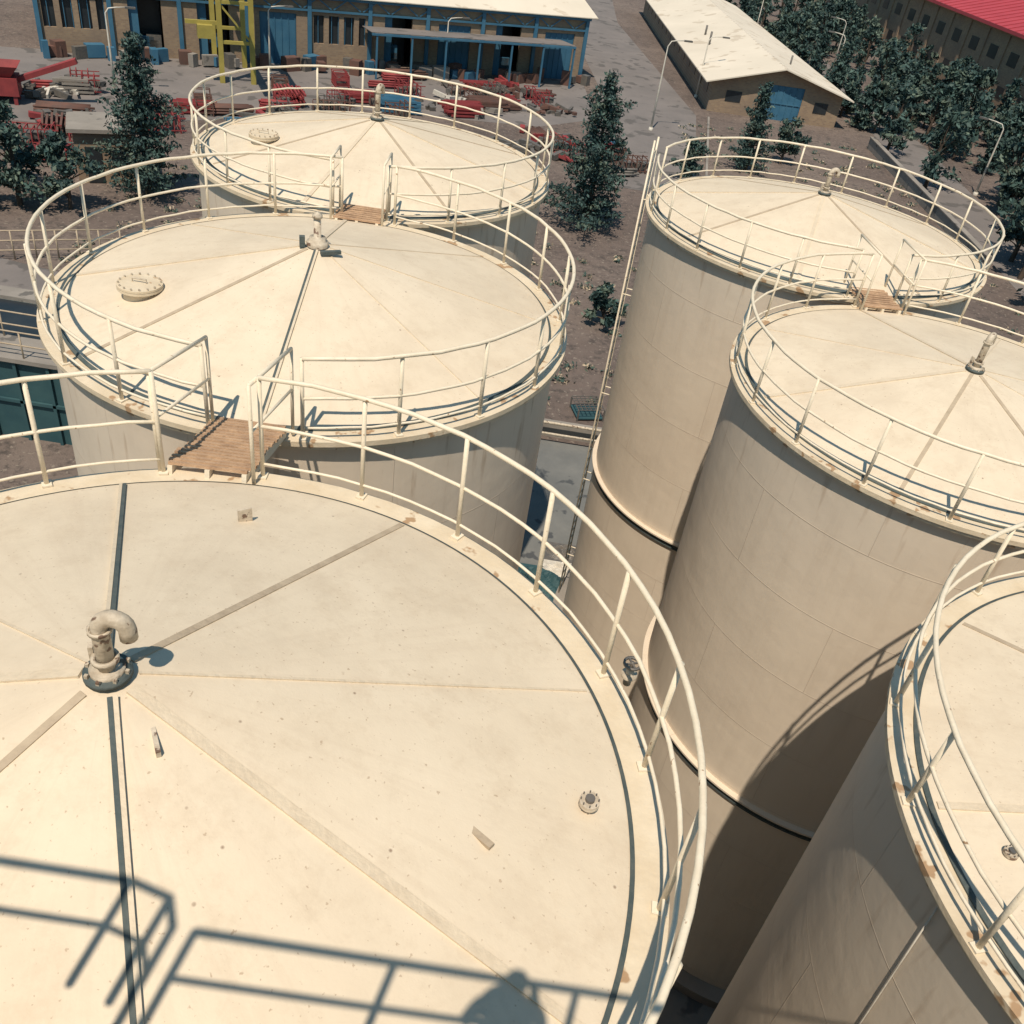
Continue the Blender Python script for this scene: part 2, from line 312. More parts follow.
# ---------------------------------------------------------------- footbridges
def bridge(p,q,w,name='footbridge',hr=1.1):
    p=Vector(p);q=Vector(q);d=q-p; L=d.length; rz=math.atan2(d.y,d.x); pit=-math.asin(d.z/L)
    Mx=Matrix.Rotation(rz,3,'Z')@Matrix.Rotation(pit,3,'Y'); side=Mx@Vector((0,1,0)); t=Mx@Vector((1,0,0)); up=Mx@Vector((0,0,1))
    E_=empty(name,(0,0,0)); b=MB(); n=int(L/.095)
    for i in range(n):
        c=p+t*(L*(i+.5)/n)+up*(.05+random.uniform(-.008,.008)); b.box(c,(.056,w+random.uniform(-.06,.06),.03),0,0,Mx@Matrix.Rotation(random.uniform(-.03,.03),3,'Z'))
    b.obj('boards',M_wood,E_)
    b=MB()
    for s in(-1,0,1): b.box((p+q)/2+side*s*(w/2-.05)-up*.03,(L,.05,.12),0,0,Mx)
    for s in(-1,1):
        a0=p+side*s*(w/2+.05);a1=q+side*s*(w/2+.05)
        for hh,rr in((hr,.022),(hr*.52,.017)): b.tube([a0+Vector((0,0,hh)),a1+Vector((0,0,hh))],rr,8)
        for a in (a0,a1): b.tube([a-Vector((0,0,.05)),a+Vector((0,0,hr))],.022,8)
    b.obj('handrails',M_rail,E_); return E_
bridge((brAM,7.36,.68),(brAM-.08,9.0,.25),.86)
bridge((-3.68,16.2,.22),(-3.72,17.05,.2),.85)
d=Vector((B2[0]-B1[0],B2[1]-B1[1],0)).normalized(); mid=Vector(((B1[0]+B2[0])/2,(B1[1]+B2[1])/2+.05,-.33)); bridge(mid-d*.55,mid+d*.55,.8)

b=MB(); th=math.radians(165); lx,ly=B1[0]+(B1[3]+.12)*math.cos(th),B1[1]+(B1[3]+.12)*math.sin(th); s=Vector((-math.sin(th),math.cos(th),0))*.21
for sg in(-1,1): b.tube([Vector((lx,ly,GZ+.3))+s*sg,Vector((lx,ly,B1[2]+1.25))+s*sg],.026,6)
z_=GZ+.5
while z_<B1[2]+1.0: b.tube([Vector((lx,ly,z_))-s,Vector((lx,ly,z_))+s],.014,6); z_+=.3
out=Vector((math.cos(th),math.sin(th),0))
for sg in(-1,1):
    for zb in (-12,-9,-6,-3,-.5): b.tube([Vector((lx,ly,zb))+s*sg,Vector((lx,ly,zb))+s*sg-out*.26],.018,6)
b.obj('access_ladder',M_rail)
b=MB(); pts=[]
for i in range(12):
    a=math.radians(192+i*.8); pts.append(((C[3]-.12)*math.cos(a),(C[3]-.12)*math.sin(a),C[2]-.1-i*1.1))
b.tube(pts,.008,6); b.obj('grounding_cable',M_white,TC)

# ---------------------------------------------------------------- platform under / behind the viewpoint
P=empty('viewing_platform',(0,0,0))
b=MB(); 
for (x0,x1,y0,y1) in((-4.6,3.6,-1.5,.06),(-5.6,-3.05,.06,.75)):  # second strip: unseen deck extension, added for the shadow it casts
    n=int((y1-y0)/.1)
    for i in range(n): b.box(((x0+x1)/2,y0+(i+.5)*(y1-y0)/n,4.68),(x1-x0,.085,.03))
    for x in np.arange(x0+.05,x1,1.0): b.box((x,(y0+y1)/2,4.61),(.06,y1-y0,.1))
b.obj('deck',M_wood,P)
b=MB()
def railrun(pts,z0,h=1.12,step=1.0):
    for hh,rr in((h,.026),(h*.55,.02)): b.tube([(x,y,z0+hh) for x,y in pts],rr,8)
    for (x0,y0),(x1,y1) in zip(pts[:-1],pts[1:]):
        L=math.hypot(x1-x0,y1-y0); n=max(1,round(L/step))
        for i in range(n+1): t=i/n; b.tube([(x0+(x1-x0)*t,y0+(y1-y0)*t,z0),(x0+(x1-x0)*t,y0+(y1-y0)*t,z0+h)],.024,8)
railrun([(-1.9,.1),(3.5,.1),(3.5,-1.4)],4.7,1.15); railrun([(-5.5,.30),(-2.3,.32),(-2.08,.26),(-2.02,.1)],4.7,1.16,.8)
b.obj('railing',M_rail,P)

def person():
    z0=4.72; y0=-.19; x0=-.17
    V=[(0,0,.95),(0,.01,1.14),(0,0,1.40),(0,.02,1.53),(0,.02,1.64),(0,.02,1.74),
       (.09,0,.90),(.10,.0,.50),(.11,-.02,.08),(.12,.13,.04),
       (-.09,0,.90),(-.10,.0,.50),(-.11,-.02,.08),(-.12,.13,.04),
       (.18,-.02,1.40),(.23,.0,1.15),(.10,.12,1.32),(-.02,.12,1.42),
       (-.18,-.02,1.40),(-.23,-.02,1.15),(-.15,.12,1.32),(-.13,.14,1.42)]
    V=[(-x+x0,y+y0,z+z0) for x,y,z in V]
    Ed=[(0,1),(1,2),(2,3),(3,4),(4,5),(0,6),(6,7),(7,8),(8,9),(0,10),(10,11),(11,12),(12,13),(2,14),(14,15),(15,16),(16,17),(2,18),(18,19),(19,20),(20,21)]
    Rr=[.14,.12,.13,.05,.085,.07,.09,.065,.05,.045,.09,.065,.05,.045,.06,.042,.032,.032,.06,.042,.032,.032]
    me=bpy.data.meshes.new('photographer'); me.from_pydata(V,Ed,[])
    o=bpy.data.objects.new('photographer',me); COL.objects.link(o)
    o.modifiers.new('skin','SKIN')
    for i,r in enumerate(Rr): me.skin_vertices[0].data[i].radius=(r,r*.85)
    me.skin_vertices[0].data[0].use_root=True
    ss=o.modifiers.new('sub','SUBSURF'); ss.levels=2; ss.render_levels=2
    me.materials.append(noisy('work_clothes',(.05,.07,.12),(.08,.09,.14),5,.9,.2))
person()

# ---------------------------------------------------------------- ground, roads
def sheet(name,poly,z,mat):
    me=bpy.data.meshes.new(name); me.from_pydata([(x,y,z) for x,y in poly],[],[tuple(range(len(poly)))]); me.materials.append(mat); me.update()
    o=bpy.data.objects.new(name,me); COL.objects.link(o); return o
sheet('ground',[(-1500,-1500),(1500,-1500),(1500,2500),(-1500,2500)],GZ,M_ground)
sheet('concrete_pad',[(-9.5,-12),(17,-12),(17,32.6),(-9.5,32.6)],GZ+.02,M_pad)
sheet('yard_pavement',[(-70,57),(-34,64),(-18,80),(-3,84),(2,90),(0,107),(-70,72)],GZ+.008,M_asphalt)
sheet('road',[(1.5,70),(10,70),(12,98),(4,150),(0,250),(-10,250),(-4,150),(2,104)],GZ+.016,M_asphalt)
sheet('road',[(-80,34),(-24,30),(-20.5,36),(-24,41),(-80,50)],GZ+.012,M_asphalt)
sheet('road',[(31.5,55),(35.5,55),(36,100),(33,170),(30,170),(31,110)],GZ+.012,M_asphalt)
b=MB()
b.box((3.5,33.1,GZ+.35),(27,.25,.7)); b.box((-9.8,10,GZ+.35),(.25,46,.7)); b.box((17.2,10,GZ+.35),(.25,46,.7))
b.tube([(-3,32.7,GZ+.85),(8,32.7,GZ+.85)],.06,8,1); b.tube([(-3,32.4,GZ+.5),(8,32.4,GZ+.5)],.05,8,1)
b.obj('bund_wall',[M_concrete,M_pipe])
b=MB(); b.box((29.6,80,GZ+.5),(.3,32,1.0),.03); b.box((29.6,80,GZ+1.04),(.45,32,.08),.03); b.obj('low_wall',M_concrete)
b=MB(); b.box((12.0,84,GZ+.07),(.2,28,.14),-.09); b.obj('kerb',M_concrete)

# ---------------------------------------------------------------- buildings
def blue_warehouse():
    x0,y0=-46.6,82.6; x1,y1=-.3,106.0; L=math.hypot(x1-x0,y1-y0); rz=math.atan2(y1-y0,x1-x0)
    W=empty('industrial_warehouse',(x0,y0,GZ),rz); Dp=20; h=5.8
    b=MB(); bays=9; bw=L/bays; op={1:'door',2:'door',4:'win',5:'door',6:'blue',7:'door',8:'blue',0:'win',3:'blue'}
    g=MB(); bl=MB(); jn=MB()
    for i in range(bays):
        a=i*bw; k=op[i]
        if k=='door':
            b.box((a+.75,.15,h/2),(1.5,.3,h)); b.box((a+bw-.75,.15,h/2),(1.5,.3,h)); b.box((a+bw/2,.15,h-.5),(bw-3,.3,1.0))
            g.box((a+bw/2,2.5,(h-1)/2),(bw-3,.1,h-1)); bl.box((a+1.9,.35,(h-1)/2),(.8,.08,h-1.05)); 
            for q in range(5): (bl if q%2 else jn).box((a+1.8+random.random()*(bw-4),1.2,.6+random.random()),(.6+random.random(),.5,1.2))
        elif k=='win':
            b.box((a+bw/2,.15,1.0),(bw,.3,2.0)); b.box((a+bw/2,.15,h-.7),(bw,.3,1.4)); 
            for q in range(4): b.box((a+bw*(q+.12)/4,.15,3.2),(bw*.08,.3,2.4)); 
            b.box((a+bw-.2,.15,3.2),(.4,.3,2.4)); g.box((a+bw/2,.3,3.2),(bw,.05,2.4))
            for q in range(9): bl.box((a+bw*q/9+.2,.12,3.2),(.06,.05,2.4),0,0)
        else:
            b.box((a+.6,.15,h/2),(1.2,.3,h)); b.box((a+bw-.6,.15,h/2),(1.2,.3,h)); b.box((a+bw/2,.15,h-.7),(bw-2.4,.3,1.4)); bl.box((a+bw/2,.2,(h-1.4)/2),(bw-2.4,.1,h-1.4))
            for q in range(6): bl.box((a+1.3+q*(bw-2.6)/5,.12,(h-1.4)/2),(.08,.06,h-1.45))
        bl.box((a,-.12,h/2),(.36,.24,h)); 
        for q in range(6): jn.box((a+random.random()*bw,-1.2-random.random()*1.6,.35+random.random()*.3),(.4+random.random()*1.3,.4+random.random()*.6,.6+random.random()),random.random(),random.choice([0,1,1,0,2,3]))
    bl.box((L,-.12,h/2),(.36,.24,h)); bl.box((L/2,-.2,h+.12),(L+.6,.3,.3)); bl.box((L/2,-.16,h-1.0),(L,.1,.18))
    for i in range(int(L/1.4)): bl.box((i*1.4+.7,-.2,h-.42),(1.45,.05,.1),0,0,Matrix.Rotation(.6 if i%2 else -.6,3,'Y'))
    b.box((0,Dp/2,h/2),(.3,Dp,h)); b.box((L,Dp/2,h/2),(.3,Dp,h)); b.box((L/2,Dp,h/2),(L,.3,h))
    for xx in (0,L): b.add([(xx-.14,.0,h),(xx-.14,Dp,h),(xx-.14,Dp/2,h+3),(xx+.14,0,h),(xx+.14,Dp,h),(xx+.14,Dp/2,h+3)],[(0,1,2),(3,5,4)])
    b.obj('walls',M_brick,W); g.obj('openings',M_glass,W); bl.obj('columns_and_doors',M_blue,W); jn.obj('crates_along_wall',[M_steel,M_orange,M_concrete,M_blue],W)
    r=MB()
    for sgn in (0,1):
        ya,yb=(-.6,Dp/2) if sgn==0 else (Dp+.6,Dp/2); za=h+.32
        r.add([(-.7,ya,za),(L+.9,ya,za),(L+.9,yb,h+3.25),(-.7,yb,h+3.25),(-.7,ya,za-.08),(L+.9,ya,za-.08),(L+.9,yb,h+3.15),(-.7,yb,h+3.15)],[(0,1,2,3),(4,7,6,5),(0,4,5,1),(1,5,6,2),(3,7,4,0)])
    r.obj('roof',M_wroof,W)
    c=MB(); 
    for i in range(7): c.box((L*.55+i*3.4,-4.0,1.9),(.16,.16,3.8)); c.box((L*.55+i*3.4,-2,3.75),(.1,4,.12))
    c.box((L*.55+10,-4.05,3.85),(21,.15,.18)); c.box((L*.55+10,-2.1,3.9),(21,3.7,.05),0,1,Matrix.Rotation(-.05,3,'X'))
    c.obj('canopy',[M_blue,M_asphalt],W)
blue_warehouse()
def white_warehouse():
    fl=Vector((13.3,101.2)); w=13.6; rz=.085
    W=empty('gabled_warehouse',(fl.x,fl.y,GZ),rz); h=3.0; rg=4.9; Dp=62
    b=MB(); dw=(w*.40,w*.70)
    def gz(x): return h+(rg-h)*(1-abs(x-w/2)/(w/2))
    for x0,x1 in((0,dw[0]),(dw[1],w)): b.add([(x0,0,0),(x1,0,0),(x1,0,gz(x1)),(x0,0,gz(x0))],[(0,1,2,3)])
    b.add([(dw[0],0,3.3),(dw[1],0,3.3),(dw[1],0,gz(dw[1])),(w/2,0,rg),(dw[0],0,gz(dw[0]))],[(0,1,2,3,4)])
    b.box((.15,Dp/2+.01,h/2),(.3,Dp,h)); b.box((w-.15,Dp/2+.01,h/2),(.3,Dp,h)); b.box((w/2,Dp,h/2),(w,.3,h))
    b.obj('walls',M_brick,W)
    g=MB(); g.box(((dw[0]+dw[1])/2,.12,1.65),(dw[1]-dw[0],.1,3.3),0,0)
    for q in range(7): g.box((dw[0]+.1+q*(dw[1]-dw[0]-.2)/6,.04,1.65),(.07,.08,3.3))
    g.box(((dw[0]+dw[1])/2,.03,1.6),(dw[1]-dw[0],.07,.1)); g.obj('sliding_door',M_blue,W)
    g=MB()
    for q in range(14): g.box((-.02,3+q*4.2,1.9),(.06,2.2,1.0))
    g.box((2.4,-.02,1.7),(1.6,.06,1.0)); g.box((w-2,-.02,1.7),(1.4,.06,1.0)); g.obj('windows',M_glass,W)
    r=MB()
    for a,bx in((-.9,w/2),(w+.9,w/2)):
        za=h-.05; zb=rg+.12
        r.add([(a,-1.0,za),(a,Dp+1,za),(bx,Dp+1,zb),(bx,-1.0,zb),(a,-1.0,za-.12),(a,Dp+1,za-.12),(bx,Dp+1,zb-.12),(bx,-1.0,zb-.12)],[(0,1,2,3),(4,7,6,5),(0,4,5,1),(0,3,7,4)])
    r.obj('roof',M_wroof,W)
    r=MB()
    for i in range(52):
        for a,sg in ((w/4-.22,1),(w*3/4+.22,-1)): r.box((a,-.6+i*1.22,(h+rg)/2+.07),(w/2+.9,.04,.03),0,0,Matrix.Rotation(-sg*math.atan2(rg-h+.17,w/2+.9),3,'Y'))
    r.obj('roof_seams',M_concrete,W)
    r=MB(); r.tube([(2,16,3.4),(2,16,5.1)],.12,8); r.tube([(2.5,22,3.4),(2.5,22,4.9)],.12,8); r.tube([(9,6,3.4),(9,6,5.3)],.1,8); r.obj('roof_vents',M_steel,W)
white_warehouse()
def red_warehouse():
    p=Vector((56.2,84.)); q=Vector((43.5,210.)); L=(q-p).length; rz=math.atan2((q-p).y,(q-p).x)
    W=empty('red_roof_factory',(p.x,p.y,GZ),rz); h=8.8
    b=MB(); b.box((L/2,-.15,h/2),(L,.3,h)); b.box((.15,-12,h/2),(.3,24,h)); b.box((L-.15,-12,h/2),(.3,24,h))
    n=22
    for i in range(n+1): b.box((L*i/n,.06,h/2),(.7,.25,h))
    b.box((L/2,.08,h-.3),(L,.3,.6)); b.obj('walls',M_brick,W)
    g=MB()
    for i in range(n): g.box((L*(i+.5)/n,.02,5.9),(2.3,.06,1.5)); g.box((L*(i+.5)/n,.02,2.2),(2.0,.06,1.3))
    g.obj('windows',M_glass,W)
    r=MB(); r.add([(-1,.9,h),(L+1,.9,h),(L+1,-12,h+3.6),(-1,-12,h+3.6),(L+1,-25,h),(-1,-25,h)],[(0,1,2,3),(3,2,4,5)]); r.box((L/2,.92,h-.1),(L+2,.08,.4))
    for i in range(70): r.box((L*i/69,-5.55,h+1.86),(.08,13.4,.07),0,0,Matrix.Rotation(-math.atan2(3.6,12.9),3,'X'))
    r.obj('roof',M_redroof,W)
red_warehouse()
H=empty('brick_hut',(-29.2,53.4,GZ),.45)
b=MB(); b.box((1.75,1.6,1.5),(3.5,3.2,3.0)); b.obj('walls',M_brick,H)
b=MB(); b.box((1.75,1.6,3.12),(4.1,3.8,.22)); b.obj('roof',M_concrete,H)
b=MB(); b.box((1.0,-.03,1.1),(.9,.06,2.1)); b.box((2.5,-.03,1.7),(1.0,.06,.9)); b.box((3.53,1.6,1.7),(.06,1.1,.9)); b.obj('door_and_windows',M_glass,H)
H=empty('raised_water_basin',(-10.6,27,GZ),0); bh=3.3
b=MB(); b.box((-13,2.5,bh/2),(26,5,bh)); 
for i in range(22): b.box((-.4-i*1.2,-.06,bh/2),(.12,.12,bh))
b.box((-13,-.07,bh*.5),(26,.1,.12)); b.obj('walls',M_teal,H)
b=MB(); b.box((-13,.6,bh+.08),(26.4,1.6,.16)); b.box((-13,4.7,bh+.08),(26.4,.8,.16)); b.obj('walkway',M_concrete,H)
b=MB()
for zz in (.5,1.0): b.tube([(0,-.05,bh+.16+zz),(-26,-.05,bh+.16+zz)],.03,6); b.tube([(0,1.3,bh+.16+zz),(-26,1.3,bh+.16+zz)],.03,6)
for i in range(19): b.tube([(-i*1.44,-.05,bh),(-i*1.44,-.05,bh+1.16)],.03,6); b.tube([(-i*1.44,1.3,bh),(-i*1.44,1.3,bh+1.16)],.03,6)
b.obj('railing',M_tape,H)
b=MB(); b.box((-13,2.8,bh+.01),(25.6,2.9,.02)); b.obj('water',M_glass,H)
Gc=empty('gantry_crane',(-30.5,81.8,GZ),.45)
b=MB()
for x in(0,2.6):
    b.box((x,0,5),(.4,.4,10)); b.box((x,6,5),(.4,.4,10))
for z_ in (3.2,6.2,9.6): b.box((1.3,0,z_),(2.6,.25,.25)); b.box((1.3,6,z_),(2.6,.25,.25))
b.box((1.3,0,4.7),(3.9,.15,.15),0,0,Matrix.Rotation(.85,3,'Y')); b.box((1.3,0,7.9),(3.9,.15,.15),0,0,Matrix.Rotation(-.85,3,'Y'))
b.box((0,3,10.2),(.5,22,.8)); b.box((2.6,3,10.2),(.5,22,.8)); b.box((1.3,2,10.9),(3.2,2.2,.9)); b.box((-1.4,0,4.6),(2.6,.25,.3)); b.box((-1.2,-.2,4.0),(1.2,1.0,1.0))
b.obj('frame',M_yellow,Gc)
def lamp(x,y,h,a):
    b=MB(); b.tube([(0,0,0),(0,0,h*.5),(0,0,h*.93),(.25,0,h*.985),(.8,0,h),(1.5,0,h+.05)],[.1,.08,.055,.05,.045,.04],8); b.box((1.8,0,h+.03),(.75,.26,.13),0,1); b.lathe([(0,.25),(.2,.25),(.2,0)],12,(0,0,0),0)
    b.obj('street_lamp',[M_white,M_steel],None,(x,y,GZ),a)
for x,y,h,a in((7.1,89.2,7.6,.3),(12.6,107,6.0,.2),(36.1,84.5,6,2.6),(-36.3,73.9,6,.5),(-28,87.1,5.6,.5),(-13.7,98.3,5.2,.5),(30.8,125,6,2.8),(34,140,6,2.8),(24,150,6.5,.2)): lamp(x,y,h,a)

# ---------------------------------------------------------------- yard stock
def stack(x,y,rz,kind,L=3.5,n=7,rows=3,mat=None):
    b=MB(); 
    if kind=='pipes':
        for r in range(rows):
            for i in range(n-r): b.tube([(random.uniform(-.2,0),(i+r*.5)*.2,.22+r*.17),(L+random.uniform(-.4,.3),(i+r*.5)*.2,.22+r*.17)],.085,6,0)
        for xx in(.4,L-.6): b.box((xx,n*.1,.07),(.15,n*.22,.14),0,1)
    elif kind=='frames':
        for i in range(n):
            xx=i*.42; hh=1.1+random.uniform(-.2,.3)
            for yy in(0,1.2): b.box((xx,yy,hh/2),(.07,.07,hh))
            for zz in(.25,.7,hh): b.box((xx,.6,zz),(.06,1.25,.06))
        for zz in (.2,1.05): b.box((n*.21,0,zz),(n*.42,.06,.06)); b.box((n*.21,1.2,zz),(n*.42,.06,.06))
        for q in range(3): b.box((random.random()*n*.4,.6,.35+random.random()*.4),(.5,.9,.4),random.random(),1)
    elif kind=='beams':
        for r in range(rows):
            for i in range(n): b.box((L/2+random.uniform(-.3,.3),i*.3,.2+r*.28),(L*random.uniform(.7,1.05),.14,.16),random.uniform(-.05,.05),0)
        for xx in(.4,L-.4): b.box((xx,n*.16,.05),(.15,n*.34,.1),0,1)
    else:
        for q in range(26): b.box((random.gauss(0,1.1),random.gauss(0,.8),.1+random.random()*.35),(random.uniform(.2,1.6),random.uniform(.1,.5),random.uniform(.1,.5)),random.random()*3,random.randrange(2),Matrix.Rotation(random.random()*3,3,'Z')@Matrix.Rotation(random.uniform(-.3,.3),3,'Y'))
    nm={'pipes':'steel_pipe_stack','frames':'steel_frame_rack','beams':'steel_beam_stack','scrap':'scrap_pile'}[kind]
    b.obj(nm,[mat or M_red,M_steel],None,(x,y,GZ),rz)
mats=[M_red]*6+[M_orange]*4+[M_blue,M_steel,M_steel,M_white,M_concrete]
rows_=[(-44,66),(-40,70.8),(-38,72.5),(-42,72),(-37,66),(-35,63.5),(-33.5,66.5),(-31,69),(-30,64),(-28,71),(-26,66.5),(-25.5,76),(-22.5,73),(-22,79),(-19.5,76),(-18.5,82),(-16,79),(-15,86),(-12.5,83),(-11.5,88),(-9,85.5),(-8,90.5),(-5.5,88),(-5,93),(-3,91),(-33,60.5),(-36.5,57.5),(-33,55.5),(-20,87),(-24,82),(-12,93),(-8,96),(-17,91),(2.5,76),(4.4,73),(1.2,72.5),(3.8,78.5),(-3.0,75),(-1.0,79)]
for i,(x,y) in enumerate(rows_):
    for rep in range(2):
        stack(x+random.uniform(-1.6,1.6),y+random.uniform(-1.6,1.6),random.choice([.45,.45,.5,2.0,.3]),random.choice(['pipes','frames','beams','frames','scrap']) ,random.uniform(1.8,3.8),random.randint(3,8),random.randint(1,4),mats[random.randrange(len(mats))])
Mm=empty('red_conveyor_machine',(-41.5,67,GZ),.4)
b=MB(); b.box((0,0,1.2),(2.6,2.0,1.2)); b.add([(-1.5,-1.2,2.6),(1.5,-1.2,2.6),(1.5,1.2,2.6),(-1.5,1.2,2.6),(-.8,-.7,1.7),(.8,-.7,1.7),(.8,.7,1.7),(-.8,.7,1.7)],[(0,1,5,4),(1,2,6,5),(2,3,7,6),(3,0,4,7)])
b.box((3,0,2.2),(5,.6,.35),0,0,Matrix.Rotation(-.35,3,'Y'))
for x_ in(-1,1):
    for y_ in(-.8,.8): b.box((x_,y_,.35),(.25,.25,.7))
b.obj('body',M_red,Mm)
def fence(p,q,h=1.3,n=8,rails=(.35,.8,1.3),r=.04):
    b=MB(); p=Vector((*p,GZ));q=Vector((*q,GZ))
    for i in range(n+1): a=p.lerp(q,i/n); b.tube([a,a+Vector((0,0,h))],r,6)
    for z_ in rails: b.tube([p+Vector((0,0,z_)),q+Vector((0,0,z_))],r*.8,6)
    b.obj('pipe_fence',M_tape)
fence((-29.5,40.3),(-22.3,43.9),1.5,8,(.5,1.0,1.5)); fence((-5,56),(-19,50),1.0,14)
b=MB()
for i in range(7): b.box((i*.2,.6,.55),(.03,1.2,.03)); b.box((.6,i*.2,.58),(1.2,.03,.03))
for x_ in(0,1.2):
    for y_ in(0,1.2): b.box((x_,y_,.28),(.06,.06,.56))
b.box((.6,.6,.12),(1.2,1.2,.05),0,1); b.obj('wire_crate',[M_steel,M_teal],None,(2.2,34.6,GZ),.3)
def tarp(x,y,s,mat,name):
    n=26; vs=[];fs=[]; ph=rng.uniform(0,6,8)
    for i in range(n):
        for j in range(n):
            u,v=i/(n-1)-.5,j/(n-1)-.5; e=max(0,1-4*(u*u+v*v)*1.2)
            hz=.55*e*(.6+.25*math.sin(9*u+ph[0]+3*v)+.2*math.sin(17*v+ph[1]+5*u)+.12*math.sin(31*(u+v)+ph[2])+.1*random.random())
            vs.append((u*s,v*s*.8,max(.03,hz*s*.5)))
    for i in range(n-1):
        for j in range(n-1): a=i*n+j; fs.append((a,a+n,a+n+1,a+1))
    b=MB(); b.add(vs,fs); b.obj(name,mat,None,(x,y,GZ+.03))
tarp(1.2,23.4,2.2,M_teal,'crumpled_tarp'); tarp(2.0,25.2,1.3,M_steel,'debris_pile'); tarp(1.9,24.2,1.2,M_white,'debris_pile')

# ---------------------------------------------------------------- trees
def leaves_mesh(centers,sizes,name,mats,mi,extra=None,parent=None,loc=(0,0,0)):
    n=len(centers); a=rng.normal(size=(n,3)); a/=np.linalg.norm(a,axis=1)[:,None]; bb=rng.normal(size=(n,3)); bb-=a*(bb*a).sum(1)[:,None]; bb/=np.linalg.norm(bb,axis=1)[:,None]
    s=sizes[:,None]; V=np.empty((n,4,3)); V[:,0]=centers-a*s; V[:,1]=centers+bb*s*.45; V[:,2]=centers+a*s; V[:,3]=centers-bb*s*.45
    V=V.reshape(-1,3); F=np.arange(n*4).reshape(-1,4)
    ev,ef,em=([],[],[]) if extra is None else (extra.v,extra.f,[len(mats)-1]*len(extra.f))
    o=n*4; verts=V.tolist()+list(ev); faces=F.tolist()+[tuple(i+o for i in f) for f in ef]
    me=bpy.data.meshes.new(name); me.from_pydata(verts,[],faces)
    for m in mats: me.materials.append(m)
    me.polygons.foreach_set('material_index',list(mi)+em); me.update()
    ob=bpy.data.objects.new(name,me); COL.objects.link(ob); ob.location=loc; return ob
LM=[M_leafA,M_leafB,M_leafC,M_bark]
def conifer_pts(h,w,dens=1.0,tr=None,ox=0,oy=0,ls=(.08,.19)):
    C_=[];S_=[];I_=[]
    if tr is not None: tr.tube([(ox,oy,0),(ox+.05,oy,h*.5),(ox,oy,h*.96)],[h*.022,h*.014,.02],7)
    lev=int(h*2.8); 
    for i in range(lev):
        t=.06+.92*i/lev; zz=t*h; Lr=w*(1-t)**.75*(.65+.6*random.random())+.12
        nb=random.randint(5,7); a0=random.random()*6.28
        for k in range(nb):
            if random.random()<.14: continue
            a=a0+6.28*k/nb+random.uniform(-.3,.3); LL=Lr*random.uniform(.5,1.25)
            if tr is not None: tr.tube([(ox,oy,zz),(ox+LL*.9*math.cos(a),oy+LL*.9*math.sin(a),zz+LL*.15)],[.04,.012],4,caps=False)
            m=int((9+26*LL)*dens)
            u=rng.random(m)**.7; sp=.07+.12*LL*(1-u*.6)
            px=ox+LL*u*math.cos(a)+rng.normal(size=m)*sp; py=oy+LL*u*math.sin(a)+rng.normal(size=m)*sp; pz=zz+LL*u*.18+rng.normal(size=m)*.10
            C_.append(np.c_[px,py,pz]); S_.append(rng.uniform(*ls,m)); q=rng.random(m); base=random.choice([0,0,1,1,2])
            I_.append(np.where(q<.6,base,np.where(q<.85,0,1)))
    return C_,S_,I_
def broad_pts(h,w,n,ox=0,oy=0,tr=None,ls=(.10,.24)):
    C_=[];S_=[];I_=[]
    if tr is not None: tr.tube([(ox,oy,0),(ox+.1,oy+.05,h*.4),(ox,oy,h*.8)],[h*.03,h*.02,.03],6)
    nc=random.randint(14,22)
    for k in range(nc):
        a=random.random()*6.28; t=random.uniform(.2,1); rr=w*random.uniform(.2,1.15)*math.sin(math.pi*min(1,(t*.85+.12)))
        c=np.array([ox+rr*math.cos(a),oy+rr*math.sin(a),h*t]); 
        if tr is not None: tr.tube([(ox,oy,h*t*.6),tuple(c)],[.05,.015],4,caps=False)
        m=n//nc; r=w*random.uniform(.18,.4); p=rng.normal(size=(m,3)); p/=np.linalg.norm(p,axis=1)[:,None]; p*=(rng.random(m)**.5)[:,None]*r*rng.uniform(.8,1.6,m)[:,None]; p[:,2]*=.7
        C_.append(p+c); S_.append(rng.uniform(*ls,m)); base=random.choice([0,0,1,1,2]); I_.append(np.where(rng.random(m)<.7,base,rng.integers(0,3,m)))
    return C_,S_,I_
def tree(name,x,y,pts,tr): 
    C_,S_,I_=pts; return leaves_mesh(np.vstack(C_),np.concatenate(S_),name,LM,np.concatenate(I_).tolist(),tr,loc=(x,y,GZ))
for x,y,h,w in((1.8,59.8,9.9,3.0),(-24.9,53.3,9.2,2.7),(15,80.6,7.2,1.6)):
    tr=MB(); tree('pine_tree',x,y,conifer_pts(h,w,1.35,tr),tr)
for x,y,h,w,n in((-30.3,48.6,5.4,1.7,2400),(-27.7,49.2,3.8,1.9,2000),(3.1,45,2.2,.9,1600),(-33,51,4.4,1.8,2000),(-32.5,47,4.0,1.6,1600),(10.8,64,3.0,1.5,1500),(9.5,75,3,1.3,1500),(18.6,84.6,4,1.5,2000)):
    tr=MB(); tree('leafy_tree' if h>2.5 else 'shrub',x,y,broad_pts(h,w,n,tr=tr),tr)
C_=[];S_=[];I_=[];tr=MB()
def add(pts):
    for a,b_ in zip((C_,S_,I_),pts): a.extend(b_)
G_=[]
for i in range(150):
    y=62+random.random()**1.1*125; lo=30.5 if y<100 else 29.5-(y-100)*.1; hi=52-(y-84)*.1 if y>84 else 50
    x=random.uniform(lo,hi)
    if 31.5<x<35 and y<120 and random.random()<.85: x+=4.5
    G_.append((x,y))
for i in range(26): G_.append((random.uniform(31,47),random.uniform(50,72)))
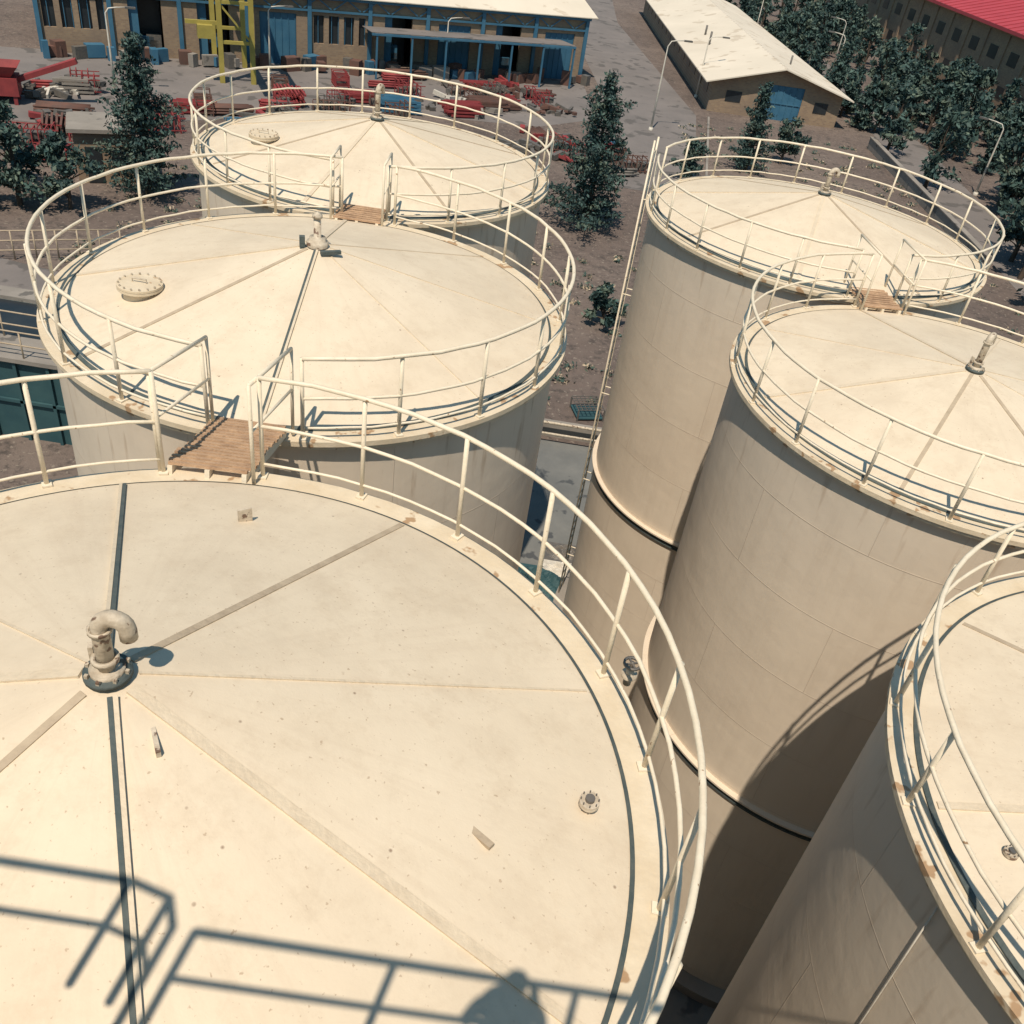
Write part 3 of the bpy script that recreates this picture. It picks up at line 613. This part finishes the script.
for x,y in G_:
    h=random.uniform(3.6,6.8)
    if random.random()<.45: add(conifer_pts(h,h*.25,.5,tr,x,y,(.16,.32)))
    else: add(broad_pts(h,h*.32,850,x,y,tr,(.17,.38)))
leaves_mesh(np.vstack(C_),np.concatenate(S_),'tree_grove',LM,np.concatenate(I_).tolist(),tr,loc=(0,0,GZ))
C_=[];S_=[];I_=[]
for i in range(460):
    x,y=random.choice([(random.uniform(-26,12),random.uniform(36,60)),(random.uniform(10,30),random.uniform(45,95))]); m=34; r=random.uniform(.15,.5)
    p=rng.normal(size=(m,3))*r*.5; p[:,2]=np.abs(p[:,2])*.6; C_.append(p+[x,y,0]); S_.append(rng.uniform(.06,.16,m)); I_.append(rng.integers(1,4,m))
leaves_mesh(np.vstack(C_),np.concatenate(S_),'dry_scrub',[M_leafA,M_leafB,M_leafC,M_tape],np.concatenate(I_).tolist(),loc=(0,0,GZ))

# ---------------------------------------------------------------- light, sky, camera
w=bpy.data.worlds.new('World'); S.world=w; w.use_nodes=True; nt=w.node_tree; bg=nt.nodes['Background']
sky=nt.nodes.new('ShaderNodeTexSky'); sky.sky_type='NISHITA'; sky.sun_disc=False; sky.sun_elevation=math.radians(62.2); sky.sun_rotation=math.radians(192.8); sky.air_density=1.4; sky.ozone_density=3.0
nt.links.new(mix(nt,1.0,sky.outputs[0],(.66,.95,.95),'MULTIPLY'),bg.inputs[0]); bg.inputs[1].default_value=.08
sd=bpy.data.lights.new('sun','SUN'); sd.energy=4.5; sd.angle=math.radians(.5); sd.color=(1,.875,.71)
so=bpy.data.objects.new('sun',sd); COL.objects.link(so); so.location=(0,-10,40)
so.rotation_euler=Vector((.103,.454,-.885)).to_track_quat('-Z','Y').to_euler()
S.view_settings.view_transform='Standard'; S.view_settings.look='None'; S.view_settings.exposure=0
th,ro=math.radians(36.71),math.radians(9.09)
X=Vector((1,0,0)); F=Vector((0,math.cos(th),-math.sin(th))); U=Vector((0,math.sin(th),math.cos(th)))
R_=X*math.cos(ro)+U*math.sin(ro); U_=-X*math.sin(ro)+U*math.cos(ro)
cd=bpy.data.cameras.new('camera'); co=bpy.data.objects.new('camera',cd); COL.objects.link(co); S.camera=co
co.matrix_world=Matrix(((R_.x,U_.x,-F.x,0),(R_.y,U_.y,-F.y,0),(R_.z,U_.z,-F.z,6.293),(0,0,0,1)))
cd.sensor_width=36; cd.lens=900.6/1024*36; cd.clip_start=.03; cd.clip_end=4000
